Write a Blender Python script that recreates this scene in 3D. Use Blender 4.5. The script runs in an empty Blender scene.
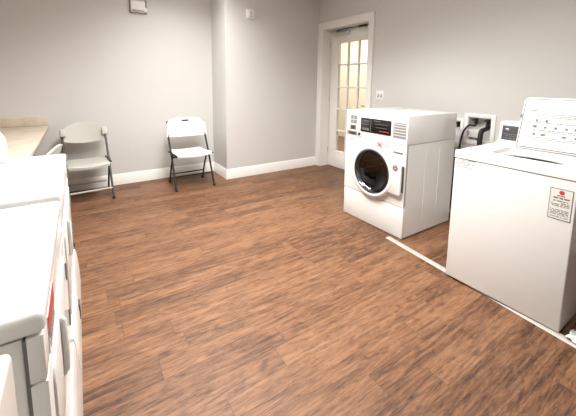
import bpy, bmesh, math, random
from mathutils import Vector, Matrix
random.seed(7)
S = bpy.context.scene
COL = S.collection
PI = math.pi

# ------------------------------------------------------------------ materials
def new_mat(name):
    m = bpy.data.materials.new(name); m.use_nodes = True
    nt = m.node_tree; b = nt.nodes['Principled BSDF']
    return m, nt, b

def mat(name, col, rough=.5, metal=0., noise=.0, nscale=8., bump=0., bscale=200., coat=0., emit=None, estr=1., trans=0., ior=1.45):
    m, nt, b = new_mat(name)
    b.inputs['Base Color'].default_value = (*col, 1)
    b.inputs['Roughness'].default_value = rough
    b.inputs['Metallic'].default_value = metal
    b.inputs['Coat Weight'].default_value = coat
    b.inputs['Transmission Weight'].default_value = trans
    b.inputs['IOR'].default_value = ior
    tc = nt.nodes.new('ShaderNodeTexCoord')
    if noise > 0:
        n = nt.nodes.new('ShaderNodeTexNoise'); n.inputs['Scale'].default_value = nscale; n.inputs['Detail'].default_value = 4
        nt.links.new(tc.outputs['Object'], n.inputs['Vector'])
        r = nt.nodes.new('ShaderNodeMapRange')
        r.inputs['To Min'].default_value = 1 - noise; r.inputs['To Max'].default_value = 1 + noise
        nt.links.new(n.outputs['Fac'], r.inputs['Value'])
        v = nt.nodes.new('ShaderNodeVectorMath'); v.operation = 'SCALE'; v.inputs[0].default_value = col
        nt.links.new(r.outputs['Result'], v.inputs['Scale'])
        nt.links.new(v.outputs['Vector'], b.inputs['Base Color'])
    if bump > 0:
        n2 = nt.nodes.new('ShaderNodeTexNoise'); n2.inputs['Scale'].default_value = bscale; n2.inputs['Detail'].default_value = 2
        nt.links.new(tc.outputs['Object'], n2.inputs['Vector'])
        bp = nt.nodes.new('ShaderNodeBump'); bp.inputs['Strength'].default_value = bump; bp.inputs['Distance'].default_value = .002
        nt.links.new(n2.outputs['Fac'], bp.inputs['Height']); nt.links.new(bp.outputs['Normal'], b.inputs['Normal'])
    if emit:
        b.inputs['Emission Color'].default_value = (*emit, 1); b.inputs['Emission Strength'].default_value = estr
    return m

M = dict(
    wall=mat('wall_paint', (.63, .615, .59), .6, noise=.015, nscale=3, bump=.15, bscale=350),
    ceil=mat('ceiling_paint', (.75, .74, .72), .9, noise=.02),
    trim=mat('trim_paint', (.84, .82, .78), .35, noise=.01),
    enamel=mat('white_enamel', (.80, .79, .765), .22, noise=.008, nscale=2, coat=.3),
    enamel2=mat('dryer_enamel', (.80, .79, .765), .22, noise=.008, nscale=2, coat=.3),
    plastic=mat('white_plastic', (.82, .81, .78), .4, noise=.01),
    seam=mat('door_gap_shade', (.10, .10, .095), .8, noise=.05),  # dark tone standing in for shade in the door gaps
    black=mat('black_gloss', (.008, .008, .009), .12, noise=.1, coat=.5),
    rubber=mat('black_rubber', (.012, .012, .012), .55, noise=.1),
    darkpl=mat('dark_grey_plastic', (.05, .05, .05), .45, noise=.08),
    grey=mat('grey_print', (.17, .17, .165), .6, noise=.08),
    lgrey=mat('light_grey_label', (.27, .27, .265), .55, noise=.05),
    paper=mat('label_paper', (.80, .79, .75), .55, noise=.02),
    red=mat('red_print', (.50, .07, .055), .5, noise=.05),
    steel=mat('drum_steel', (.10, .095, .09), .3, 1., noise=.1),
    chrome=mat('bright_chrome', (.72, .72, .71), .15, 1., noise=.03),
    chairw=mat('white_chair_plastic', (.82, .81, .78), .45, noise=.015, bump=.2, bscale=500),
    chairb=mat('beige_chair_plastic', (.50, .48, .435), .5, noise=.02, bump=.2, bscale=500),
    frameb=mat('dark_chair_steel', (.012, .011, .010), .45, .0, noise=.08),
    frameg=mat('grey_chair_steel', (.05, .046, .042), .4, .2, noise=.08),
    barg=mat('tan_chair_bar', (.50, .47, .43), .4, .2, noise=.05),
    strip=mat('transition_strip_metal', (.40, .37, .335), .45, .0, noise=.08, nscale=30),
    hallwall=mat('hall_cream_paint', (.78, .74, .64), .8, noise=.02),
    hallfloor=mat('hall_tan_floor', (.17, .11, .065), .6, noise=.15),
    glass=mat('clear_glass', (1, 1, 1), .02, trans=1., noise=0, ior=1.05),
    drumglass=mat('smoked_glass', (.45, .45, .45), .04, trans=1., ior=1.45),
    lamp=mat('lamp_diffuser', (.9, .9, .9), .5, emit=(1, .97, .93), estr=6),
    holew=mat('tub_white', (.78, .77, .74), .35, noise=.02),
    boxpl=mat('outlet_box_plastic', (.78, .77, .73), .45, noise=.02),
)

def counter_mat():
    m, nt, b = new_mat('beige_laminate')
    tc = nt.nodes.new('ShaderNodeTexCoord')
    n = nt.nodes.new('ShaderNodeTexNoise'); n.inputs['Scale'].default_value = 120; n.inputs['Detail'].default_value = 6
    n3 = nt.nodes.new('ShaderNodeTexNoise'); n3.inputs['Scale'].default_value = 9; n3.inputs['Detail'].default_value = 3
    nt.links.new(tc.outputs['Object'], n.inputs['Vector']); nt.links.new(tc.outputs['Object'], n3.inputs['Vector'])
    ad = nt.nodes.new('ShaderNodeMath'); ad.operation = 'ADD'
    nt.links.new(n.outputs['Fac'], ad.inputs[0]); nt.links.new(n3.outputs['Fac'], ad.inputs[1])
    r = nt.nodes.new('ShaderNodeValToRGB')
    r.color_ramp.elements[0].position = .7; r.color_ramp.elements[0].color = (.44, .36, .27, 1)
    r.color_ramp.elements[1].position = 1.3 if False else 1.0; r.color_ramp.elements[1].color = (.60, .51, .41, 1)
    nt.links.new(ad.outputs[0], r.inputs['Fac']); nt.links.new(r.outputs['Color'], b.inputs['Base Color'])
    b.inputs['Roughness'].default_value = .4
    return m
M['counter'] = counter_mat()

def floor_mat():
    m, nt, b = new_mat('wood_plank_floor')
    N = nt.nodes; L = nt.links
    def math_(op, a, bb=None):
        n = N.new('ShaderNodeMath'); n.operation = op
        for i, v in enumerate((a, bb)):
            if v is None: continue
            if isinstance(v, (int, float)): n.inputs[i].default_value = v
            else: L.new(v, n.inputs[i])
        return n.outputs[0]
    geo = N.new('ShaderNodeNewGeometry')
    sep = N.new('ShaderNodeSeparateXYZ'); L.new(geo.outputs['Position'], sep.inputs[0])
    x, y = sep.outputs[0], sep.outputs[1]
    W_, L_ = .114, 1.22
    ry = math_('DIVIDE', math_('ADD', y, 10.0), W_)
    row = math_('FLOOR', ry); fy = math_('FRACT', ry)
    wn = N.new('ShaderNodeTexWhiteNoise'); wn.noise_dimensions = '1D'; L.new(row, wn.inputs['W'])
    rx = math_('ADD', math_('DIVIDE', math_('ADD', x, 10.0), L_), math_('MULTIPLY', wn.outputs['Value'], 7.31))
    colm = math_('FLOOR', rx); fx = math_('FRACT', rx)
    cmb = N.new('ShaderNodeCombineXYZ'); L.new(row, cmb.inputs[0]); L.new(colm, cmb.inputs[1])
    wn2 = N.new('ShaderNodeTexWhiteNoise'); wn2.noise_dimensions = '2D'; L.new(cmb.outputs[0], wn2.inputs['Vector'])
    rnd = wn2.outputs['Value']
    # coordinates per plank: shifted so that every plank has its own figure
    vx = math_('ADD', x, math_('MULTIPLY', rnd, 37.0))
    vy = math_('ADD', y, math_('MULTIPLY', rnd, 53.0))
    def noise(sx, sy, scale, detail, rough=.55, dist=0.):
        c = N.new('ShaderNodeCombineXYZ')
        L.new(math_('MULTIPLY', vx, sx), c.inputs[0]); L.new(math_('MULTIPLY', vy, sy), c.inputs[1])
        n = N.new('ShaderNodeTexNoise'); n.inputs['Scale'].default_value = scale; n.inputs['Detail'].default_value = detail
        n.inputs['Roughness'].default_value = rough; n.inputs['Distortion'].default_value = dist
        L.new(c.outputs[0], n.inputs['Vector']); return n.outputs['Fac']
    g1 = noise(2.2, 30., 1.7, 8, .68, .8)          # broad streaky figure
    g2 = noise(11., 130., 2.0, 7, .75, .6)             # fine grain
    g3 = noise(3.2, 13., 2.0, 7, .66, 1.2)         # knotty dark clouds
    base = N.new('ShaderNodeValToRGB'); cr = base.color_ramp
    cr.elements[0].position = .34; cr.elements[0].color = FL[0]
    cr.elements[1].position = .64; cr.elements[1].color = FL[3]
    e = cr.elements.new(.43); e.color = FL[1]
    e = cr.elements.new(.52); e.color = FL[2]
    mix = math_('ADD', math_('ADD', math_('MULTIPLY', g1, .60), math_('MULTIPLY', g2, .36)),
                math_('ADD', math_('MULTIPLY', math_('SUBTRACT', g3, .5), -.30), math_('MULTIPLY', math_('SUBTRACT', rnd, .5), .10)))
    L.new(mix, base.inputs['Fac'])
    dk = N.new('ShaderNodeMapRange'); dk.inputs['From Min'].default_value = .54; dk.inputs['From Max'].default_value = .68
    dk.inputs['To Min'].default_value = 0; dk.inputs['To Max'].default_value = .55
    L.new(g3, dk.inputs['Value'])
    mx = N.new('ShaderNodeMix'); mx.data_type = 'RGBA'; L.new(dk.outputs[0], mx.inputs[0])
    L.new(base.outputs[0], mx.inputs[6]); mx.inputs[7].default_value = FL[4]
    # short dark strokes of the grain
    g4 = noise(5., 62., 1.9, 4, .6, .3)
    sk = N.new('ShaderNodeMapRange'); sk.inputs['From Min'].default_value = .60; sk.inputs['From Max'].default_value = .70
    sk.inputs['To Min'].default_value = 0; sk.inputs['To Max'].default_value = .8
    L.new(g4, sk.inputs['Value'])
    mxs = N.new('ShaderNodeMix'); mxs.data_type = 'RGBA'; L.new(sk.outputs[0], mxs.inputs[0])
    L.new(mx.outputs[2], mxs.inputs[6]); mxs.inputs[7].default_value = FL[0]
    mx = mxs
    # seams
    ey = math_('MINIMUM', fy, math_('SUBTRACT', 1.0, fy)); ex = math_('MINIMUM', fx, math_('SUBTRACT', 1.0, fx))
    sy = math_('LESS_THAN', ey, .010); sx = math_('LESS_THAN', ex, .0016)
    seam = math_('MAXIMUM', math_('MULTIPLY', sy, .22), math_('MULTIPLY', sx, .45))
    mx2 = N.new('ShaderNodeMix'); mx2.data_type = 'RGBA'; L.new(seam, mx2.inputs[0])
    L.new(mx.outputs[2], mx2.inputs[6]); mx2.inputs[7].default_value = (.05, .025, .013, 1)
    L.new(mx2.outputs[2], b.inputs['Base Color'])
    rr = N.new('ShaderNodeMapRange'); rr.inputs['To Min'].default_value = .42; rr.inputs['To Max'].default_value = .58
    b.inputs['Specular IOR Level'].default_value = .32; L.new(g2, rr.inputs['Value']); L.new(rr.outputs[0], b.inputs['Roughness'])
    bp = N.new('ShaderNodeBump'); bp.inputs['Strength'].default_value = .25; bp.inputs['Distance'].default_value = .0015
    L.new(math_('SUBTRACT', g2, math_('MULTIPLY', seam, .8)), bp.inputs['Height']); L.new(bp.outputs[0], b.inputs['Normal'])
    return m
FL = [(.045, .019, .010, 1), (.125, .058, .028, 1), (.200, .096, .048, 1), (.275, .142, .075, 1), (.055, .023, .015, 1)]
M['floor'] = floor_mat()

# ------------------------------------------------------------------ mesh helpers
class MB:
    """collects shapes, then links them as one mesh object"""
    def __init__(self):
        self.bm = bmesh.new(); self.mats = []; self.mi = 0
    def use(self, m):
        if m not in self.mats: self.mats.append(m)
        self.mi = self.mats.index(m); return self
    def _done(self, before):
        for f in self.bm.faces:
            if f not in before: f.material_index = self.mi
    def box(self, a, b, bev=0., seg=2, rot=None, piv=None):
        before = set(self.bm.faces)
        g = bmesh.ops.create_cube(self.bm, size=1.)
        vs = g['verts']
        c = [(a[i] + b[i]) / 2 for i in range(3)]; d = [abs(b[i] - a[i]) for i in range(3)]
        for v in vs: v.co = Vector((v.co[i] * d[i] + c[i] for i in range(3)))
        if bev > 0:
            es = list({e for v in vs for e in v.link_edges})
            r = bmesh.ops.bevel(self.bm, geom=es, offset=min(bev, min(d) * .49), segments=seg, affect='EDGES', profile=.5)
            vs = list({v for f in self.bm.faces if f not in before for v in f.verts})
        if rot:
            bmesh.ops.rotate(self.bm, verts=vs, cent=piv or c, matrix=rot)
        self._done(before); return self
    def quadstrip(self, rings, closed_ring=True, caps=False):
        before = set(self.bm.faces)
        R = [[self.bm.verts.new(p) for p in r] for r in rings]
        n = len(R[0])
        for i in range(len(R) - 1):
            for j in range(n if closed_ring else n - 1):
                k = (j + 1) % n
                try: self.bm.faces.new((R[i][j], R[i][k], R[i + 1][k], R[i + 1][j]))
                except ValueError: pass
        if caps:
            self.bm.faces.new(list(reversed(R[0]))); self.bm.faces.new(R[-1])
        self._done(before); return self
    def tube(self, pts, r, n=10, caps=True, squash=None):
        pts = [Vector(p) for p in pts]
        rings = []; up = None
        for i, p in enumerate(pts):
            if i == 0: t = pts[1] - p
            elif i == len(pts) - 1: t = p - pts[i - 1]
            else: t = (pts[i + 1] - p).normalized() + (p - pts[i - 1]).normalized()
            t.normalize()
            if up is None:
                up = Vector((0, 0, 1)) if abs(t.z) < .9 else Vector((1, 0, 0))
            a = t.cross(up)
            if a.length < 1e-4: a = t.orthogonal()
            a.normalize(); bq = a.cross(t).normalized(); up = bq
            rr = r[i] if isinstance(r, (list, tuple)) else r
            sq = squash or (1, 1)
            rings.append([p + a * math.cos(2 * PI * j / n) * rr * sq[0] + bq * math.sin(2 * PI * j / n) * rr * sq[1] for j in range(n)])
        return self.quadstrip(rings, True, caps)
    def lathe(self, prof, c, axis='x', n=40, cap0=False, cap1=False):
        """prof: (r, h) along the axis"""
        rings = []
        for r, h in prof:
            ring = []
            for j in range(n):
                a = 2 * PI * j / n; u, v = r * math.cos(a), r * math.sin(a)
                ring.append({'x': (c[0] + h, c[1] + u, c[2] + v), 'y': (c[0] + u, c[1] + h, c[2] + v), 'z': (c[0] + u, c[1] + v, c[2] + h)}[axis])
            rings.append(ring)
        before = set(self.bm.faces)
        self.quadstrip(rings)
        if cap0 or cap1:
            self.bm.verts.ensure_lookup_table()
            vs = [self.bm.verts[i] for i in range(len(self.bm.verts) - len(rings) * n, len(self.bm.verts))]
            if cap0: self.bm.faces.new(list(reversed(vs[:n])))
            if cap1: self.bm.faces.new(vs[-n:])
        self._done(before); return self
    def prism(self, poly, axis, h0, h1, bev=0., seg=2):
        """poly: 2-D outline; axis it is extruded along: x -> (y,z), y -> (x,z), z -> (x,y)"""
        before = set(self.bm.faces)
        def P(q, h): return {'x': (h, q[0], q[1]), 'y': (q[0], h, q[1]), 'z': (q[0], q[1], h)}[axis]
        A = [self.bm.verts.new(P(q, h0)) for q in poly]; B = [self.bm.verts.new(P(q, h1)) for q in poly]
        fa = self.bm.faces.new(A); fb = self.bm.faces.new(list(reversed(B)))
        n = len(poly)
        for i in range(n):
            self.bm.faces.new((A[(i + 1) % n], A[i], B[i], B[(i + 1) % n]))
        if bev > 0:
            es = [e for e in fa.edges] + [e for e in fb.edges]
            bmesh.ops.bevel(self.bm, geom=es, offset=bev, segments=seg, affect='EDGES', profile=.5)
        self._done(before); return self
    def plate_hole(self, rect, inner, axis, h0, h1, bev=0.):
        """rectangular plate (u0,v0,u1,v1) with a hole; inner(angle) -> (u,v) about centre inner.c"""
        u0, v0, u1, v1 = rect; cu, cv = inner.c
        angs = [2 * PI * i / 72 for i in range(72)] + [math.atan2(v - cv, u - cu) % (2 * PI) for u in (u0, u1) for v in (v0, v1)]
        angs = sorted(set(round(a, 6) for a in angs))
        def out(a):
            ca, sa = math.cos(a), math.sin(a); t = 1e9
            if ca > 1e-9: t = min(t, (u1 - cu) / ca)
            if ca < -1e-9: t = min(t, (u0 - cu) / ca)
            if sa > 1e-9: t = min(t, (v1 - cv) / sa)
            if sa < -1e-9: t = min(t, (v0 - cv) / sa)
            return (cu + t * ca, cv + t * sa)
        def P(q, h): return {'x': (h, q[0], q[1]), 'z': (q[0], q[1], h)}[axis]
        O = [out(a) for a in angs]; I = [inner(a) for a in angs]
        rings = [[P(q, h0) for q in I], [P(q, h0) for q in O], [P(q, h1) for q in O], [P(q, h1) for q in I], [P(q, h0) for q in I]]
        self.quadstrip(rings)
        bmesh.ops.remove_doubles(self.bm, verts=self.bm.verts[:], dist=1e-5)
        return self
    def build(self, name, m=None, parent=None, smooth=None):
        if m is not None and not self.mats: self.mats = [m]
        bmesh.ops.recalc_face_normals(self.bm, faces=self.bm.faces[:])
        me = bpy.data.meshes.new(name); self.bm.to_mesh(me); self.bm.free()
        for q in self.mats: me.materials.append(q)
        for p in me.polygons: p.use_smooth = True
        try: me.set_sharp_from_angle(angle=math.radians(smooth or 35))
        except Exception: pass
        o = bpy.data.objects.new(name, me); COL.objects.link(o)
        if parent: o.parent = parent
        return o

class Circ:
    def __init__(s, c, r): s.c = c; s.r = r
    def __call__(s, a): return (s.c[0] + s.r * math.cos(a), s.c[1] + s.r * math.sin(a))

def rrect(u0, v0, u1, v1, r, n=6):
    out = []
    for cu, cv, a0 in ((u1 - r, v1 - r, 0), (u0 + r, v1 - r, PI / 2), (u0 + r, v0 + r, PI), (u1 - r, v0 + r, 1.5 * PI)):
        for i in range(n + 1):
            a = a0 + PI / 2 * i / n; out.append((cu + r * math.cos(a), cv + r * math.sin(a)))
    return out

def box(name, a, b, m, parent=None, bev=0., seg=2):
    return MB().box(a, b, bev, seg).build(name, m, parent)

def thing(name, label, cat, loc=(0, 0, 0), rz=0, group=None):
    o = bpy.data.objects.new(name, None); COL.objects.link(o); o.empty_display_size = .1
    o.location = loc; o.rotation_euler = (0, 0, rz)
    o['label'] = label; o['category'] = cat
    if group: o['group'] = group
    return o
def tag(o, label, cat, group=None):
    o['label'] = label; o['category'] = cat
    if group: o['group'] = group
    return o
def struct(o): o['kind'] = 'structure'; return o
def copy_tree(o, parent=None):
    c = o.copy(); COL.objects.link(c)
    if parent: c.parent = parent
    for ch in list(o.children): copy_tree(ch, c)
    return c

# ------------------------------------------------------------------ the room
XL, XR, YB, YF, XB, YN, H = -.90, 3.095, 4.301, 3.813, 1.591, -2.3, 2.62
struct(box('floor', (XL - .2, YN - .2, -.1), (XR + .2, YB + .2, 0), M['floor']))
struct(box('ceiling', (XL - .2, YN - .2, H), (XR + .2, YB + .2, H + .1), M['ceil']))
struct(MB().prism([(XL - .2, YB), (XB, YB), (XB, YF), (XR, YF), (XR, YB + .2), (XL - .2, YB + .2)], 'z', 0, H).build('wall_back', M['wall']))
struct(box('wall_left', (XL - .2, YN, 0), (XL, YB, H), M['wall']))
struct(box('wall_front', (XL - .2, YN - .2, 0), (XR + .2, YN, H), M['wall']))
# right wall, with the doorway and the two holes of the outlet boxes
D0, D1, DH = 2.82, 3.725, 2.066
BXS = [(1.345, 1.545, .755, .975), (1.615, 1.805, .70, .925)]
wr = MB()
w0, w1 = XR, XR + .2
wr.box((w0, YN, 0), (w1, BXS[0][0], H)); wr.box((w0, BXS[0][1], 0), (w1, BXS[1][0], H)); wr.box((w0, BXS[1][1], 0), (w1, D0, H))
for y0, y1, z0, z1 in BXS:
    wr.box((w0, y0, 0), (w1, y1, z0)); wr.box((w0, y0, z1), (w1, y1, H))
wr.box((w0, D0, DH), (w1, D1, H)); wr.box((w0, D1, 0), (w1, YF + .001, H))
struct(wr.build('wall_right', M['wall']))

# baseboards: profile (offset from the wall, z), mitred round the corners
def baseboard(name, path):
    prof = [(0, 0), (.014, 0), (.014, .098), (.011, .104), (.011, .118), (.006, .127), (.003, .135), (0, .135)]
    rings = []
    for i, p in enumerate(path):
        p = Vector(p)
        d0 = (p - Vector(path[i - 1])).normalized() if i else None
        d1 = (Vector(path[i + 1]) - p).normalized() if i < len(path) - 1 else None
        n0 = Vector((d0.y, -d0.x)) if d0 else None; n1 = Vector((d1.y, -d1.x)) if d1 else None
        if n0 is None: nn = n1
        elif n1 is None: nn = n0
        else:
            nn = (n0 + n1); nn = nn / nn.dot(n0)
        rings.append([(p.x + nn.x * o, p.y + nn.y * o, z) for o, z in prof])
    return struct(MB().quadstrip(rings, True, True).build(name, M['trim']))
baseboard('baseboard_back', [(XL, YB), (XB, YB), (XB, YF), (XR - .02, YF)])
baseboard('baseboard_right', [(XR, D0 - .077), (XR, YN)])

# floor transition strip that runs under and along the washers
def strip():
    m = MB()
    a0, a1 = Vector((2.083, 1.622)), Vector((1.855, -.9))
    d = (a1 - a0).normalized(); n = Vector((-d.y, d.x))
    if n.x < 0: n = -n
    prof = [(0, 0), (.006, .006), (.012, .008), (.036, .008), (.042, .006), (.048, 0)]
    m.quadstrip([[(p.x + n.x * o, p.y + n.y * o, z) for o, z in prof] for p in (a0, a1)], True, True)
    return struct(m.build('trim_1', M['strip']))
strip()

# door
door = struct(bpy.data.objects.new('door_1', None)); COL.objects.link(door)
def dpart(name, mb, m, par=None): return struct(mb.build(name, m, par or door))
cw = .088
cas = MB()
for (y0, y1, z0, z1) in ((D0 - cw + .012, D0 + .012, 0, DH + cw), (D1 - .012, D1 + cw - .002, 0, DH + cw), (D0 + .012, D1 - .012, DH - .012, DH + cw)):
    cas.box((XR - .016, y0, z0), (XR + .001, y1, z1), .003)
for (y0, y1, z0, z1) in ((D0 - cw + .012, D0 - cw + .034, 0, DH + cw), (D1 + cw - .024, D1 + cw - .002, 0, DH + cw), (D0 - cw + .034, D1 + cw - .024, DH + cw - .022, DH + cw)):
    cas.box((XR - .024, y0, z0), (XR - .014, y1, z1), .003)
dpart('door_casing', cas, M['trim'])
jam = MB()
jam.box((XR, D0, 0), (XR + .2, D0 + .012, DH - .0)); jam.box((XR, D1 - .012, 0), (XR + .2, D1, DH)); jam.box((XR, D0 + .012, DH - .012), (XR + .2, D1 - .012, DH))
dpart('door_jamb', jam, M['trim'])
DX = XR + .150; sl0, sl1 = D0 + .016, D1 - .020; st = .108
G0, G1, GZ0, GZ1 = sl0 + .110, sl1 - .155, .245, 1.875
slab = MB()
slab.box((DX, sl0, .008), (DX + .044, G0, DH - .022), .002); slab.box((DX, G1, .008), (DX + .044, sl1, DH - .022), .002)
slab.box((DX, G0, .008), (DX + .044, G1, GZ0), .002); slab.box((DX, G0, GZ1), (DX + .044, G1, DH - .022), .002)
dpart('door_slab', slab, M['trim'])
mun = MB()
for k in (1, 2):
    yy = G0 + (G1 - G0) * k / 3; mun.box((DX + .006, yy - .011, GZ0), (DX + .038, yy + .011, GZ1), .003)
for k in range(1, 5):
    zz = GZ0 + (GZ1 - GZ0) * k / 5; mun.box((DX + .005, G0, zz - .011), (DX + .039, G1, zz + .011), .003)
for (y0, y1, z0, z1) in ((G0, G0 + .014, GZ0, GZ1), (G1 - .014, G1, GZ0, GZ1), (G0, G1, GZ0, GZ0 + .014), (G0, G1, GZ1 - .014, GZ1)):
    mun.box((DX - .004, y0, z0), (DX + .046, y1, z1), .003)
dpart('door_muntins', mun, M['trim'])
dpart('door_pane', MB().box((DX + .019, G0, GZ0), (DX + .023, G1, GZ1)), M['glass'])
clo = MB()
clo.box((DX - .062, sl1 - .40, 1.955), (DX - .001, sl1 - .10, 2.012), .012, 3)
dpart('door_closer', clo, M['chrome'])
arm = MB().tube([(DX - .032, sl1 - .16, 2.010), (DX - .032, sl1 - .16, 2.026)], .012)
arm.tube([(DX - .032, sl1 - .16, 2.026), (DX - .10, sl1 - .42, 2.030), (DX - .03, sl1 - .62, 2.036)], .008, squash=(1.4, .6))
arm.box((DX - .045, sl1 - .70, 2.028), (DX - .002, sl1 - .58, 2.052), .004)
dpart('door_closer_arm', arm, M['darkpl'])
lev = MB().lathe([(.026, 0), (.026, -.01), (.01, -.014), (.01, -.05)], (DX, sl0 + .07, .98), 'x', 20, True, True)
lev.tube([(DX - .048, sl0 + .07, .98), (DX - .05, sl0 + .17, .98)], .009)
dpart('door_lever', lev, M['chrome'])
hg = MB()
for zz in (.25, 1.05, 1.85): hg.tube([(DX - .004, sl1 + .004, zz - .045), (DX - .004, sl1 + .004, zz + .045)], .006)
dpart('door_hinges', hg, M['chrome'])
dpart('door_head_shade', MB().box((DX + .01, D0 + .014, DH - .0225), (DX + .03, D1 - .014, DH - .0121)), M['seam'])  # dark strip in place of the shadow line above the door
dpart('door_hinge_gap', MB().box((DX + .01, sl1 + .0002, .01), (DX + .03, D1 - .0122, DH - .022)), M['seam'])

# hall beyond the door
struct(box('floor_hall', (XR + .2, 1.9, -.1), (5.45, 7.4, 0), M['hallfloor']))
struct(box('ceiling_hall', (XR + .2, 1.9, 2.5), (5.45, 7.4, 2.6), M['ceil']))
struct(box('wall_hall_far', (5.35, 1.9, 0), (5.45, 7.4, 2.5), M['hallwall']))
struct(box('wall_hall_near', (XR + .2, 1.9, 0), (5.35, 2.0, 2.5), M['hallwall']))
struct(box('wall_hall_end', (XR + .2, 7.3, 0), (5.35, 7.4, 2.5), M['hallwall']))
struct(box('wall_hall_side', (XR + .2, YB + .2, 0), (XR + .3, 7.3, 2.5), M['hallwall']))

# ------------------------------------------------------------------ front-load washer
def dashes(m, x0, rows, thick=.0008, axis='x', sgn=-1):
    """rows of small printed strokes: (v, u0, u1, height)"""
    for z, u0, u1, h in rows:
        u = u0
        while u < u1 - .003:
            w = min(random.uniform(.006, .022), u1 - u)
            m.box((x0 - thick, u, z - h / 2), (x0 + .0004, u + w, z + h / 2))
            u += w + random.uniform(.003, .006)

def front_loader(label, loc, rz, group):
    t = thing('front_load_washer', label, 'washing machine', loc, rz, group)
    W, D, Hh = .683, .70, 1.03
    b = MB().use(M['enamel'])
    b.box((.014, .002, .010), (D, .016, .7895)); b.box((.014, W - .016, .010), (D, W - .002, .7895))
    b.box((D - .012, .003, .022), (D, W - .003, .789)); b.box((.014, .003, .022), (D, W - .003, .034))
    b.box((.02, .005, .70), (D, W - .005, .789))
    for yy, s in ((.002, -1), (W - .002, 1)):            # pressed vertical beads in the side panels
        for xx in (.27, .47):
            b.box((xx - .006, yy - .0025, .10), (xx + .006, yy + .0025, .72), .002, 1)
    b.build('body', None, t)
    for fx in (.06, D - .06):
        for fy in (.06, W - .06):
            MB().lathe([(.022, 0), (.022, .008), (.010, .012), (.010, .024)], (fx, fy, 0), 'z', 16, True, True).build('foot', M['rubber'], t)
    MB().box((0, .0, .791), (D, W, Hh), .006, 3).build('top_housing', M['enamel'], t)
    MB().box((.002, .001, .006), (.03, W - .001, .272), .004, 2).build('lower_panel', M['enamel'], t)
    for z0, z1 in ((.268, .280), (.786, .796)): MB().box((.010, .004, z0), (.022, W - .004, z1)).build('panel_gap', M['lgrey'], t)
    cy, cz = .327, .508
    fp = MB().plate_hole((.002, .277, W - .002, .790), Circ((cy, cz), .192), 'x', 0, .022)
    fp.build('front_panel', M['enamel'], t)
    # drum behind the door
    dr = MB().use(M['rubber']).lathe([(.215, .0225), (.19, .05), (.22, .055)], (0, cy, cz), 'x', 48)
    dr.use(M['steel']).lathe([(.22, .055), (.245, .10), (.245, .40), (.06, .42), (.001, .42)], (0, cy, cz), 'x', 48)
    dru = dr.build('drum', None, t)
    for k in range(3):
        a = PI / 2 + .5 + k * 2 * PI / 3
        c0, s0 = math.cos(a), math.sin(a)
        MB().tube([(.11, cy + c0 * .225, cz + s0 * .225), (.25, cy + c0 * .205, cz + s0 * .205), (.39, cy + c0 * .225, cz + s0 * .225)], .035, 10).build('baffle', M['steel'], dru)
    # door: surround, ring, bowl glass, handle side
    d = MB()
    n = 40; R = .232; 
    y_r, zt, zb = .018, .640, .372
    a_t = math.atan2(zt - cz, -math.sqrt(R * R - (zt - cz) ** 2)); a_b = math.atan2(zb - cz, -math.sqrt(R * R - (zb - cz) ** 2))
    a_b += 2 * PI
    root = bpy.data.objects.new('door', None); COL.objects.link(root); root.parent = t
    ring = MB().lathe([(.198, -.002), (.228, -.002), (.232, -.010), (.230, -.022), (.224, -.032), (.214, -.037), (.204, -.037), (.197, -.033), (.191, -.020), (.194, -.002)], (0, cy, cz), 'x', 64)
    ring.build('door_ring', M['enamel'], root)
    hp = []
    for i in range(17):
        a = a_t + (a_b - a_t) * i / 16
        hp.append((cy + (R - .012) * math.cos(a), cz + (R - .012) * math.sin(a)))
    hp += [(y_r + .014, zb), (y_r, zb + .014), (y_r, zt - .014), (y_r + .014, zt)]
    MB().prism(hp, 'x', -.034, -.002, .005, 2).build('door_plate', M['enamel'], root)
    MB().box((-.018, y_r - .009, zb + .03), (-.003, y_r + .002, zt - .02), .003).build('door_handle', M['darkpl'], root)  # handle edge, coloured dark to stand for its shadow
    gl = MB().lathe([(.0005, .041), (.06, .038), (.119, .026), (.157, .009), (.181, -.014), (.1895, -.030), (.1935, -.030), (.185, -.012), (.160, .012), (.12, .030), (.06, .042), (.0005, .045)], (0, cy, cz), 'x', 64)
    gl.build('door_glass', M['drumglass'], root)
    MB().lathe([(.1925, -.036), (.186, -.037), (.1855, -.030), (.1925, -.028), (.1925, -.036)], (0, cy, cz), 'x', 64).build('door_trim_ring', M['darkpl'], root)
    # coin sticker on the door plate
    st_ = MB().use(M['lgrey']).lathe([(.026, -.0345), (.026, -.0355)], (0, .072, .598), 'x', 28, True, True)
    st_.use(M['red']).lathe([(.025, -.0355), (.025, -.0362), (.020, -.0362), (.020, -.0355)], (0, .072, .598), 'x', 28)
    st_.use(M['darkpl']).box((-.0364, .060, .588), (-.0352, .084, .604)); st_.use(M['paper']).box((-.0368, .066, .592), (-.036, .078, .600))
    st_.build('round_sticker', None, root)['label'] = 'round grey sticker with a red rim'
    # control area
    cp = MB().use(M['black']).box((-.005, .158, .846), (.002, .495, .972), .003)
    cp.use(M['grey'])
    for i in range(3):
        cp.box((-.0058, .395 + i * .028, .862), (-.0048, .415 + i * .028, .882))
    dashes(cp, -.005, [(.948, .39, .48, .006), (.935, .40, .47, .004), (.915, .40, .48, .005), (.955, .27, .34, .007), (.93, .19, .33, .004), (.90, .20, .32, .004)])
    cp.box((-.0058, .372, .852), (-.0048, .376, .966))
    cp.use(M['red']); dashes(cp, -.005, [(.872, .175, .28, .007)])
    cp.build('display', None, t)
    ig = MB().use(M['lgrey']).box((-.0012, .014, .838), (.001, .138, .966))
    ig.use(M['paper'])
    for z in (.862, .886, .909, .932, .952): ig.box((-.002, .016, z - .002), (-.001, .136, z + .002))
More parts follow.
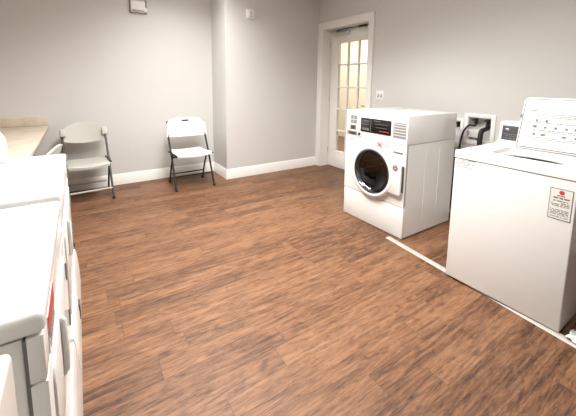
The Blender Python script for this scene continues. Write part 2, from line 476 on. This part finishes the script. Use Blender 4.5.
    ig.use(M['grey']); dashes(ig, -.0012, [(.850, .02, .12, .004), (.874, .02, .13, .005), (.898, .02, .11, .004), (.92, .02, .13, .004), (.942, .02, .12, .004), (.96, .02, .09, .003)])
    ig.build('instruction_label', None, t)['label'] = 'grey ruled instruction label'
    l1 = MB().use(M['lgrey']).box((-.0012, .545, .905), (.001, .625, .985))
    l1.use(M['paper']); l1.box((-.002, .583, .907), (-.001, .586, .983)); l1.box((-.002, .547, .943), (-.001, .623, .946))
    l1.use(M['grey']); dashes(l1, -.0012, [(.972, .55, .62, .008), (.956, .55, .62, .006), (.93, .55, .62, .008), (.915, .55, .62, .005)])
    l1.build('fabric_guide_label', None, t)
    l2 = MB().use(M['grey']).box((-.003, .553, .850), (.001, .628, .893), .002)
    l2.use(M['darkpl']).box((-.0042, .570, .858), (-.0028, .612, .885))
    l2.build('coin_display', None, t)
    l3 = MB().use(M['lgrey']).box((-.0012, .535, .788 + .012), (.001, .665, .834), 0)
    l3.use(M['darkpl']).box((-.006, .555, .806), (-.001, .638, .828), .002)
    l3.use(M['red']); dashes(l3, -.0012, [(.830, .55, .66, .004), (.803, .54, .66, .004)])
    l3.build('payment_slot', None, t)['label'] = 'dark coin slot with red print'
    MB().box((-.012, .497, .806), (.001, .517, .830), .003).build('button', M['black'], t)
    ns = MB().use(M['paper']).lathe([(.030, -.0005), (.030, -.0012)], (0, .270, .752), 'x', 28, True, True)
    ns.use(M['red']).lathe([(.030, -.0012), (.030, -.002), (.022, -.002), (.022, -.0012)], (0, .270, .752), 'x', 28)
    ns.box((-.002, .252, .749), (-.0012, .288, .755), rot=Matrix.Rotation(.78, 3, 'X'), piv=(0, .27, .752))
    ns.use(M['grey']); ns.box((-.0018, .256, .738), (-.0011, .284, .766))
    ns.build('warning_sticker', None, t)['label'] = 'round white and red warning sticker'
    pr = MB(); dashes(pr, .0, [(.765, .165, .235, .005), (.752, .165, .225, .005), (.739, .175, .215, .005)])
    pr.build('printed_text', M['grey'], t)
    pr = MB(); dashes(pr, .0, [(.760, .575, .635, .005), (.748, .585, .625, .004)])
    pr.build('printed_text', M['red'], t)['label'] = 'red printed text'
    MB().box((-.002, .035, .712), (.001, .125, .727), .001).build('name_badge', M['grey'], t)
    return t
front_loader('white front-load washer with round dark door and black display, beside the glass door', (2.16, 1.530, 0), 0, None)
front_loader('white machine at the near end of the left row, rounded corner at bottom-left of photo', (-.065, .352, 0), PI, None)

# ------------------------------------------------------------------ top-load washer
def top_loader():
    t = thing('top_load_washer', 'white top-load washer with its printed lid propped open', 'washing machine', (2.002, .460, 0))
    W, D, Z0, Z1 = .604, .690, .816, .865
    bd = MB().box((0, 0, .012), (D, W, Z0 - .004), .006, 3)
    for f in [f for f in bd.bm.faces if f.normal.z > .99]: bd.bm.faces.remove(f)
    bd.build('body', M['enamel'], t)
    ts = MB()
    for a, b in (((.004, .004), (.012, W - .004)), ((D - .012, .004), (D - .004, W - .004)), ((.012, .004), (D - .012, .012)), ((.012, W - .012), (D - .012, W - .004))):
        ts.box((*a, Z0 - .012), (*b, Z0 + .0012))
    ts.build('top_seam', M['grey'], t)
    for fx in (.05, D - .05):
        for fy in (.05, W - .05):
            MB().lathe([(.022, 0), (.022, .006), (.011, .008), (.011, .013)], (fx, fy, 0), 'z', 16, True, True).build('foot', M['rubber'], t)
    # top panel with the arched tub opening
    class Op:                                       # rounded rectangle seen from its centre
        c = (.257, .262); hu, hv, r = .157, .195, .05
        def __call__(s, a):
            ca, sa = math.cos(a), math.sin(a)
            k = (abs(ca / s.hu) ** 6 + abs(sa / s.hv) ** 6) ** (-1 / 6)
            return (s.c[0] + k * ca, s.c[1] + k * sa)
    op = Op()
    tp = MB().plate_hole((-.002, -.001, D, W + .001), op, 'z', Z0 + .001, Z1)
    es = [e for e in tp.bm.edges if all(abs(v.co.z - Z1) < 1e-5 and (v.co.x < 0 or v.co.x > D - .001 or v.co.y < .0 or v.co.y > W) for v in e.verts) and len([f for f in e.link_faces if abs(f.normal.z) < .5]) == 1]
    bmesh.ops.bevel(tp.bm, geom=es, offset=.008, segments=3, affect='EDGES', profile=.5)
    tp.build('top_panel', M['enamel'], t)
    # recessed well with the round tub mouth
    N_ = 72
    o_ = [op(2 * PI * i / N_) for i in range(N_)]
    o_ = [(op.c[0] + (u - op.c[0]) * .992, op.c[1] + (v - op.c[1]) * .993) for u, v in o_]
    tc_ = (.150, .265); ZF = Z1 - .025
    i_ = []
    for i in range(N_):
        a = 2 * PI * i / N_
        i_.append((max(.112, .215 + (.104 if math.cos(a) > 0 else .10) * math.cos(a)), .268 + .168 * math.sin(a)))
    MB().quadstrip([[(u, v, Z1 - .003) for u, v in o_], [(u, v, ZF + .004) for u, v in o_], [(op.c[0] + (u - op.c[0]) * .985, op.c[1] + (v - op.c[1]) * .985, ZF) for u, v in o_], [(u, v, ZF) for u, v in i_], [(u, v, ZF - .006) for u, v in i_]], True).build('tub_well', M['enamel'], t)
    MB().quadstrip([[(u, v, ZF - .0062) for u, v in i_], [(u, v, ZF - .30) for u, v in i_]], True, False).build('tub', M['rubber'], t)
    # lid, hinged at the back of the opening and leaning on the console
    hinge = Vector((.418, 0, Z1 + .006)); tilt = math.radians(15)
    piv = bpy.data.objects.new('lid', None); COL.objects.link(piv); piv.parent = t; piv.location = hinge; piv.rotation_euler = (0, tilt, 0)
    lw0, lw1, lh = .035, .438, .338
    def lido(k, r):
        q = rrect(lw0 + k, k, lw1 - k, lh - k, r)
        return q[:14] + [(lw0 + k, k), (lw1 - k, k)]
    MB().prism(lido(0, .028), 'x', 0, .022, .004, 2).build('lid_panel', M['enamel'], piv)
    gs = MB()
    o_ = lido(.007, .022); i_ = lido(.0115, .018)
    gs.quadstrip([[(-.0004, a, b) for a, b in o_], [(-.0012, a, b) for a, b in o_], [(-.0012, a, b) for a, b in i_], [(-.0004, a, b) for a, b in i_]], True)
    gs.build('lid_seal', M['darkpl'], piv)
    pr = MB().use(M['grey'])
    yl = lw1 - .045
    dashes(pr, 0, [(.252, yl - .065, yl, .007)])
    dashes(pr, 0, [(.232, lw0 + .03, yl, .004), (.222, lw0 + .03, yl, .004), (.212, lw0 + .12, yl, .004), (.176, lw0 + .04, yl + .015, .005), (.128, lw0 + .03, yl - .02, .005), (.118, lw0 + .06, yl - .03, .004), (.080, lw0 + .05, yl - .02, .004), (.070, lw0 + .05, yl - .02, .004)])
    for k in range(6):
        y = yl - .05 - k * .052
        for zc in (.190, .150, .100):
            if random.random() < .8: pr.box((-.0009, y, zc - .009), (.0003, y + random.uniform(.010, .024), zc + random.uniform(.002, .009)))
    pr.build('lid_instructions', None, piv)['label'] = 'grey printed instructions and diagrams'
    for yy in (lw0 + .05, lw1 - .05):
        MB().tube([(.008, yy - .02, -.002), (.008, yy + .02, -.002)], .007).build('lid_hinge', M['grey'], piv)
    MB().box((-.006, lw1 - .004, .20), (.010, lw1 + .004, .222), .002).build('lid_catch', M['grey'], piv)
    # console along the back, with the coin panel at its far end
    cz = .150
    MB().prism([(.560, Z1), (D, Z1), (D, Z1 + cz), (.585, Z1 + cz), (.574, Z1 + cz - .008)], 'y', .004, W - .004, .006, 2).build('console', M['enamel'], t)
    sl = math.atan2(.014, cz - .008)
    cpiv = bpy.data.objects.new('control_panel', None); COL.objects.link(cpiv); cpiv.parent = t
    cpiv.location = (.5605, 0, Z1); cpiv.rotation_euler = (0, sl, 0)
    y1 = W - .022
    MB().box((-.004, y1 - .135, .018), (.002, y1, .125), .003).build('panel_face', M['darkpl'], cpiv)
    MB().box((-.007, y1 - .045, .090), (-.003, y1 - .022, .106), .002).build('display', M['chrome'], cpiv)
    pf = MB(); dashes(pf, -.004, [(.065, y1 - .11, y1 - .012, .005), (.052, y1 - .11, y1 - .02, .004), (.036, y1 - .11, y1 - .012, .006)])
    pf.build('panel_print', M['grey'], cpiv)
    MB().prism([(.485, Z1 - .002), (.562, Z1 - .002), (.562, Z1 + .022), (.545, Z1 + .024)], 'y', .45, W - .015, .003).build('console_ledge', M['enamel'], t)
    # stickers on the front
    s = MB().use(M['grey']).box((-.0010, .013, .602 + .001), (.001, .106, .763))
    s.use(M['paper']).box((-.0018, .0165, .607), (-.0008, .1025, .759))
    s.use(M['red']); s.lathe([(.011, -.0018), (.011, -.0026)], (0, .058, .744), 'x', 20, True, True); dashes(s, -.0018, [(.727, .045, .075, .005)])
    s.use(M['grey']); dashes(s, -.0018, [(.715, .026, .094, .007), (.700, .030, .090, .004)])
    dashes(s, -.0018, [(z, .024, .096, .0032) for z in (.682, .674, .654, .646, .638, .630, .618)])
    s.use(M['red']); dashes(s, -.0018, [(.690, .026, .06, .004)])
    s.build('warning_sticker', None, t)['label'] = 'bordered notice with a red emblem and grey text'
    g = MB().use(M['grey']); dashes(g, 0, [(.806, W - .075, W - .02, .003), (.792, W - .075, W - .015, .004), (.780, W - .09, W - .015, .004), (.765, W - .105, W - .015, .004)])
    o_ = rrect(W - .125, .786, W - .085, .812, .003, 2); i_ = rrect(W - .122, .789, W - .088, .809, .002, 2)
    g.quadstrip([[(-.001, a, b) for a, b in o_], [(-.001, a, b) for a, b in i_]], True)
    g.build('front_badge', None, t)
    return t
top_loader()

# ------------------------------------------------------------------ dryers in the left row
def dryer(label, y_far, W, zt, first, red):
    t = thing('dryer', label, 'dryer', (-.065, y_far, 0), PI, 'dryers in the left row')
    D = .70; E = M['enamel2']
    MB().box((.026, .002, .024), (D, W - .002, zt - .034), .004).build('body', E, t)
    for fx in (.06, D - .06):
        for fy in (.06, W - .06):
            MB().lathe([(.02, 0), (.02, .008), (.010, .012), (.010, .026)], (fx, fy, 0), 'z', 16, True, True).build('foot', M['rubber'], t)
    MB().box((-.002, 0, zt - .034), (D, W, zt), .010, 4).build('top', E, t)
    MB().box((.026, .004, zt - .040), (D - .01, W - .004, zt - .033)).build('top_gap', M['lgrey'], t)
    MB().box((.001, .002, zt - .113), (.0235, W - .002, zt - .036), .003, 2).build('control_strip', E, t)
    MB().box((.0, .002, .478), (.0235, W - .002, zt - .1145), .003, 2).build('front_panel', E, t)
    MB().box((.0205, .0026, .05), (.0265, W - .0026, zt - .038)).build('panel_seam', M['grey'], t)
    # lower panel bows outward
    prof = [(.0235, .050), (.006, .050), (-.004, .110), (-.014, .20), (-.020, .30), (-.018, .38), (-.012, .45), (-.006, .472), (.0235, .472)]
    MB().prism(prof, 'y', .003, W - .003, .004, 2).build('lower_panel', E, t)
    MB().box((.030, .02, .02), (.036, W - .02, .05)).build('kick_plate', M['lgrey'], t)
    # hinged door with a raised pull
    d = bpy.data.objects.new('door', None); COL.objects.link(d); d.parent = t
    MB().prism(rrect(.06, .505, W - .05, zt - .135, .03), 'x', -.004, .004, .003, 2).build('door_panel', E, d)
    hy = W - .20
    MB().tube([(-.002, hy, .655), (-.009, hy, .665), (-.010, hy, .72), (-.009, hy, .775), (-.002, hy, .785)], .007, 10).build('door_handle', M['plastic'], d)
    for zz in (.60, .74):
        MB().tube([(-.004, .066, zz - .025), (-.004, .066, zz + .025)], .004).build('door_hinge', M['grey'], d)
    if red:
        s = MB().use(M['paper']).box((-.0004, .375, .822), (.002, .490, zt - .042))
        s.use(M['red']).box((-.0012, .377, .852), (.001, .488, zt - .043))
        s.use(M['grey']); dashes(s, -.0004, [(z, .382, .484, .004) for z in (.846, .838, .830)])
        s.build('warning_sticker', None, t)['label'] = 'sticker with a red head and grey text'
    else:
        MB().box((-.0215, .33, .345), (-.012, .37, .41), .003).build('vent_slot', M['darkpl'], t)
    return t
dryer('white dryer at the far end of the left row, next to the beige counter', 1.745, .640, .942, True, False)
dryer('second white dryer from the counter, red sticker on its front', 1.095, .540, .930, False, True)

# white jug at the back of the far dryer
def jug():
    t = thing('detergent_jug', 'white sloped-shoulder container at the left edge, standing on the far dryer', 'container', (-.325, 1.680, .9425), .1)
    rings = []
    JS = .86
    for z, sx, sy in ((0, .070, .042), (.004, .076, .048), (.06, .078, .05), (.095, .074, .048), (.120, .058, .042), (.140, .036, .034), (.150, .024, .024), (.165, .022, .022)):
        rings.append([(sx * abs(math.cos(a)) ** .55 * JS * (1 if math.cos(a) >= 0 else -1), sy * abs(math.sin(a)) ** .55 * (1 if math.sin(a) >= 0 else -1), z) for a in [2 * PI * i / 32 for i in range(32)]])
    MB().quadstrip(rings, True, True).build('bottle', M['plastic'], t)
    MB().lathe([(.027, .163), (.027, .195), (.024, .199)], (0, 0, 0), 'z', 24, True, True).build('cap', M['plastic'], t)
    return t
jug()

# ------------------------------------------------------------------ counter
ct = thing('counter', 'beige laminate counter with backsplash, behind the left row', 'counter', (-.60, 3.05, 0))
def cb(name, a, b, m, bev=.0): return MB().box([a[0] + .60, a[1] - 3.05, a[2]], [b[0] + .60, b[1] - 3.05, b[2]], bev, 2).build(name, m, ct)
cb('worktop', (XL + .002, 1.86, .752), (-.290, YB - .002, .785), M['counter'], .006)
cb('backsplash', (XL + .022, YB - .024, .786), (-.296, YB - .002, .880), M['counter'], .004)
cb('side_splash', (XL + .002, 1.86, .786), (XL + .021, YB - .002, .880), M['counter'], .004)
for yy in (1.90, 3.0, 4.20):
    cb('support_panel', (XL + .004, yy, 0), (-.56, yy + .025, .752), M['trim'])

# ------------------------------------------------------------------ folding chairs
def folding_chair(label, loc, rz, seatm, framem, wide, barm, slot, group=None, sleeves=True):
    t = thing('folding_chair', label, 'chair', loc, rz, group)
    hw = .230 if not wide else .207
    # local: x width, front towards -y; front foot y=-.20, top of frame y=.20
    F0, F1, TOP = Vector((0, -.20, .012)), Vector((0, .175, .66)), Vector((0, .205, .80))
    sx = 1
    for s in (-1, 1):
        x = s * hw; xi = s * (hw - .018 if not wide else hw + .006)
        MB().tube([(x, -.20, .010), (x, -.02, .38), (x, .10, .585), (x, .150, .70), (x * .97, .172, .785)] if not wide else [(x, -.20, .010), (x, -.02, .37), (x * .985, .10, .62), (x * .97, .155, .735)], .0115, 10).build('front_leg', framem, t)
        MB().tube([(xi, .185, .010), (xi, .085, .24), (xi, -.02, .415)], .0105, 10).build('rear_leg', framem, t)
        MB().lathe([(.016, 0), (.016, .02), (.012, .026)], (x, -.203, 0), 'z', 14, True, True).build('foot_cap', M['rubber'], t)
        MB().lathe([(.015, 0), (.015, .02), (.011, .026)], (xi, .187, 0), 'z', 14, True, True).build('foot_cap', M['rubber'], t)
        # side rail under the seat
        MB().tube([(s * (hw - .008), -.19, .415), (s * (hw - .008), .17, .405)], .010, 8).build('seat_rail', framem, t)
    def fl(z): return -.20 + .18 * (z - .01) / .37
    MB().tube([(-hw, fl(.155 if not wide else .11), .155 if not wide else .11), (hw, fl(.155 if not wide else .11), .155 if not wide else .11)], .009 if not wide else .011, 8).build('front_bar', barm, t)
    MB().tube([(-hw + .018, .128, .125), (hw - .018, .128, .125)], .008 if not wide else .012, 8).build('rear_bar', barm if wide else framem, t)
    if not wide: MB().tube([(-hw + .01, -.02, .365), (hw - .01, -.02, .365)], .009, 8).build('seat_bar', framem, t)
    # seat: curved slab, rounded front
    nx, ny = 16, 14; top = []; bot = []
    W2 = .214 if not wide else .196
    for j in range(ny + 1):
        v = j / ny; y = -.235 + .43 * v
        z = (.438 if not wide else .415) - .012 * v + .008 * math.sin(PI * v) * -1 - .018 * max(0, (.12 - v) / .12) ** 2
        w = W2 * (1 - .10 * v ** 2) * (1 - .06 * max(0, (.10 - v) / .10) ** 2)
        rt, rb = [], []
        for i in range(nx + 1):
            u = -1 + 2 * i / nx
            zz = z - .014 * (1 - u * u) + .006 - .010 * max(0, abs(u) - .85) / .15
            yy = y + (.028 * (u * u) if v < .5 else -.02 * u * u) * abs(1 - 2 * v)
            rt.append((u * w, yy, zz)); rb.append((u * w * .985, yy, zz - (.020 if not wide else .024)))
        top.append(rt); bot.append(rb)
    s_ = MB()
    rings = [list(a) + list(reversed(b)) for a, b in zip(top, bot)]
    s_.quadstrip(rings, True, True)
    s_.build('seat', seatm, t, 50)
    # backrest: curved shell, convex to the rear
    nx, nz = 20, 12
    fr, bk = [], []
    for j in range(nz + 1):
        v = j / nz
        rf, rb = [], []
        for i in range(nx + 1):
            u = -1 + 2 * i / nx
            if wide:
                zt = .738 + .082 * (1 - abs(u) ** 2.2); zb = .625 - .035 * (1 - u * u)
                wv = .208
            else:
                zt = .825 - .022 * u * u - .05 * max(0, (abs(u) - .72) / .28) ** 2.2; zb = .592 + .012 * abs(u) ** 2
                wv = .250 * (1 - .05 * v)
            z = zb + (zt - zb) * v
            y = .105 + (z - .59) * .30 + .040 * (1 - u * u) - .015
            rf.append((u * wv, y, z)); rb.append((u * wv, y + .018, z))
        fr.append(rf); bk.append(rb)
    b_ = MB()
    rings = [list(a) + list(reversed(b)) for a, b in zip(fr, bk)]
    b_.quadstrip(rings, True, True)
    b_.build('backrest', seatm, t, 50)
    if slot:
        sl = MB().prism(rrect(-.045, .776, .045, .798, .010), 'y', .184, .207); sl.build('grip_slot', M['darkpl'], t)
    if wide and sleeves:
        for s in (-1, 1):
            MB().box((s * .196 - .026, .098, .665), (s * .196 + .026, .165, .752), .010, 3, rot=Matrix.Rotation(-.29, 3, 'X')).build('frame_sleeve', seatm, t)
    return t
folding_chair('white plastic folding chair with black frame, standing alone near the wall corner', (1.128, 3.868, 0), .0, M['chairw'], M['frameb'], False, M['frameb'], True, None)
folding_chair('beige folding chair with rounded backrest and grey frame, beside the counter', (.040, 3.985, 0), math.radians(4.5), M['chairb'], M['frameg'], True, M['barg'], False, None)

third = folding_chair('beige chair drawn up to the counter, only its backrest top visible behind the far dryer', (-.340, 2.64, 0), -PI / 2 - .20, M['chairb'], M['frameg'], True, M['barg'], False, None, False)
third.scale = (1.03, 1.03, 1.025)
# ------------------------------------------------------------------ wall fittings
def strobe():
    t = thing('fire_alarm', 'white alarm horn box high on the back wall above the chairs', 'alarm', (.672, YB, 2.088))
    MB().box((-.098, -.012, .0), (.098, 0, .165), .003).build('back_plate', M['lgrey'], t)  # grey tone stands for shadow along the housing's left and lower edges
    MB().prism([(0, .012), (-.030, .004), (-.062, .030), (-.062, .130), (-.012, .158), (0, .158)][0:0] or [(-.012, .010), (-.050, .014), (-.066, .040), (-.058, .135), (-.012, .158)], 'x', -.085, .072, .006, 2).build('housing', M['plastic'], t)
    MB().box((.076, -.040, .02), (.096, -.012, .07), .004).build('strobe_lens', M['plastic'], t)
    MB().box((-.07, -.069, .020), (.06, -.060, .030), .002).build('grille', M['lgrey'], t)
strobe()
def wall_sensor():
    t = thing('wall_sensor', 'small white square sensor high on the projecting wall', 'sensor', (1.936, YF, 2.09))
    MB().box((-.060, -.010, 0), (.060, 0, .125), .004).build('back_plate', M['plastic'], t)
    MB().box((-.046, -.034, .012), (.046, -.009, .113), .008, 3).build('cover', M['plastic'], t)
    g = MB()
    for z in (.035, .06, .085): g.box((-.012, -.0355, z - .007), (.010, -.033, z + .007), .001)
    g.build('vents', M['lgrey'], t)
wall_sensor()
def switch():
    t = thing('light_switch', 'white double light switch plate beside the door', 'light switch', (XR, 2.613, 1.136))
    MB().box((-.006, -.058, -.058), (0, .058, .058), .003).build('plate', M['plastic'], t)
    for s in (-1, 1):
        MB().box((-.0085, s * .023 - .009, -.02), (-.0055, s * .023 + .009, .02), .001).build('bezel', M['lgrey'], t)
        MB().box((-.018, s * .023 - .004, -.003), (-.006, s * .023 + .004, .012), .0015).build('toggle', M['plastic'], t)
switch()

def outlet_box(label, hole, fr):
    y0, y1, z0, z1 = hole
    t = thing('laundry_outlet_box', label, 'outlet box', (XR, (y0 + y1) / 2, z0), 0, 'outlet boxes in the wall')
    w = (y1 - y0) / 2; h = z1 - z0
    f = MB()
    f.box((-.010, -w - fr, -fr), (0, -w, h + fr), .003); f.box((-.010, w, -fr), (0, w + fr, h + fr), .003)
    f.box((-.010, -w, h), (0, w, h + fr), .003); f.box((-.010, -w, -fr), (0, w, 0), .003)
    f.build('frame', M['boxpl'], t)
    r = MB(); e = .0006
    r.box((.085, -w + e, e), (.09, w - e, h - e)); r.box((0, -w + e, e), (.085, -w + .004, h - e)); r.box((0, w - .004, e), (.085, w - e, h - e))
    r.box((0, -w + .004, h - .004), (.085, w - .004, h - e)); r.box((0, -w + .004, e), (.085, w - .004, .004))
    r.build('recess', M['boxpl'], t)
    for s in (-.55, .5):
        v = MB().lathe([(.013, 0), (.013, -.035), (.017, -.037), (.017, -.055), (.012, -.058)], (.045, s * w, h - .004), 'z', 16, True, True)
        v.tube([(.045, s * w, h - .022), (.012, s * w, h - .022)], .007); v.box((.004, s * w - .018, h - .030), (.012, s * w + .018, h - .014), .003)
        v.build('valve', M['rubber'], t)
    MB().box((.004, -.018 + w * .12, .03), (.08, w - .006, .105), .004).build('drain_box', M['boxpl'], t)
    return t
outlet_box('white recessed outlet box with black hoses, in full view above the washer gap', BXS[0], .036)
outlet_box('white recessed outlet box mostly hidden behind the front-load washer', BXS[1], .030)

def hose(label, pts, r):
    # smooth path
    P = [Vector(p) for p in pts]; out = []
    for i in range(len(P) - 1):
        a = P[max(i - 1, 0)]; b = P[i]; c = P[i + 1]; d = P[min(i + 2, len(P) - 1)]
        for k in range(8):
            s = k / 8
            out.append(.5 * ((2 * b) + (c - a) * s + (2 * a - 5 * b + 4 * c - d) * s * s + (3 * b - a - 3 * c + d) * s ** 3))
    out.append(P[-1])
    o = MB().tube(out, r, 10).build('water_hose', M['rubber'])
    return tag(o, label, 'hose', 'hoses at the outlet boxes')
xb = XR + .045
ya, yb = 1.445 - .55 * .1, 1.445 + .5 * .1
hose('thin black hose arching down over the left side of the outlet box', [(xb, yb, .915), (xb - .02, yb + .005, .895), (3.05, 1.515, .90), (3.02, 1.545, .84), (2.99, 1.55, .74), (2.96, 1.54, .60), (2.95, 1.50, .42), (2.98, 1.47, .25)], .009)
hose('thick black hose hanging straight down from the right valve of the outlet box', [(xb, ya, .912), (xb - .01, ya + .002, .88), (3.055, ya + .012, .86), (3.03, ya + .01, .80), (3.02, ya + .004, .74), (3.02, ya - .01, .60), (3.03, ya - .03, .40)], .021)
hose('black drain hose added in the shaded gap behind the front-load washer', [(2.905, 1.60, .66), (2.93, 1.60, .72), (2.96, 1.585, .64), (2.965, 1.58, .45), (2.955, 1.57, .25), (2.95, 1.56, .10), (2.93, 1.52, .03), (2.90, 1.44, .018)], .016)  # added to fill the gap that is dark with shadow

# scrap on the floor right of the top-load washer
def scrap():
    m = MB(); random.seed(3)
    n = 7; g = [[None] * n for _ in range(n)]
    for i in range(n):
        for j in range(n):
            g[i][j] = (2.035 + .09 * (i / (n - 1) - .5) + random.uniform(-.006, .006), .400 + .055 * (j / (n - 1) - .5) + random.uniform(-.006, .006), .009 + random.uniform(0, .02))
    m.quadstrip(g, False); o = m.build('crumpled_sheet', M['paper'])
    sm = o.modifiers.new('t', 'SOLIDIFY'); sm.thickness = .0015
    tag(o, 'small crumpled pale sheet on the dark floor beside the top-load washer', 'paper scrap')
scrap()

# ------------------------------------------------------------------ lights of the room, one added for the right wall
def troffer(x, y, power, label, spread=138):
    t = thing('ceiling_light', label, 'ceiling light', (x, y, H), 0, 'ceiling lights')
    f = MB()
    f.box((-.31, -.61, -.02), (-.28, .61, 0)); f.box((.28, -.61, -.02), (.31, .61, 0)); f.box((-.28, -.61, -.02), (.28, -.58, 0)); f.box((-.28, .58, -.02), (.28, .61, 0))
    f.build('frame', M['trim'], t)
    MB().box((-.28, -.58, -.012), (.28, .58, -.004)).build('diffuser', M['lamp'], t)
    l = bpy.data.lights.new('troffer_light', 'AREA'); l.shape = 'RECTANGLE'; l.size = .54; l.size_y = 1.14
    l.energy = power; l.color = (1, .992, .975); l.spread = math.radians(spread)
    o = bpy.data.objects.new('light', l); COL.objects.link(o); o.location = (x, y, H - .022)
    return t
troffer(.70, 1.90, 54, 'white ceiling light over the middle of the room')
troffer(1.05, 3.00, 36, 'white ceiling light nearer the back wall')
troffer(1.45, 1.00, 34, 'unseen ceiling light added to brighten the right wall')  # extra fixture, added only to lift the right wall's brightness
l = bpy.data.lights.new('hall_light', 'AREA'); l.shape = 'RECTANGLE'; l.size = 1.2; l.size_y = 2.5; l.energy = 78; l.color = (1, .93, .80)
o = bpy.data.objects.new('hall_light', l); COL.objects.link(o); o.location = (4.3, 4.6, 2.48)

w = bpy.data.worlds.new('World'); S.world = w; w.use_nodes = True
w.node_tree.nodes['Background'].inputs['Color'].default_value = (.9, .95, 1, 1); w.node_tree.nodes['Background'].inputs['Strength'].default_value = .3

# ------------------------------------------------------------------ camera
cam = bpy.data.cameras.new('Camera'); co = bpy.data.objects.new('Camera', cam); COL.objects.link(co)
R = ((0.8393419, 0.06140045, -0.54012512), (-0.54348849, 0.11525457, -0.83146657), (0.01119946, 0.99143652, 0.13010843))
mw = Matrix(R).to_4x4(); mw.translation = (0, 0, 1.27357752); co.matrix_world = mw
cam.sensor_width = 36; cam.sensor_fit = 'HORIZONTAL'; cam.lens = 316.081386 / 576 * 36
cam.shift_x = (288 - 283.719649) / 576; cam.shift_y = (124.549351 - 208) / 576
cam.clip_start = .02
S.camera = co
S.view_settings.view_transform = 'Standard'; S.view_settings.look = 'None'; S.view_settings.gamma = 1; S.view_settings.use_curve_mapping = False
S.view_settings.exposure = 0.0
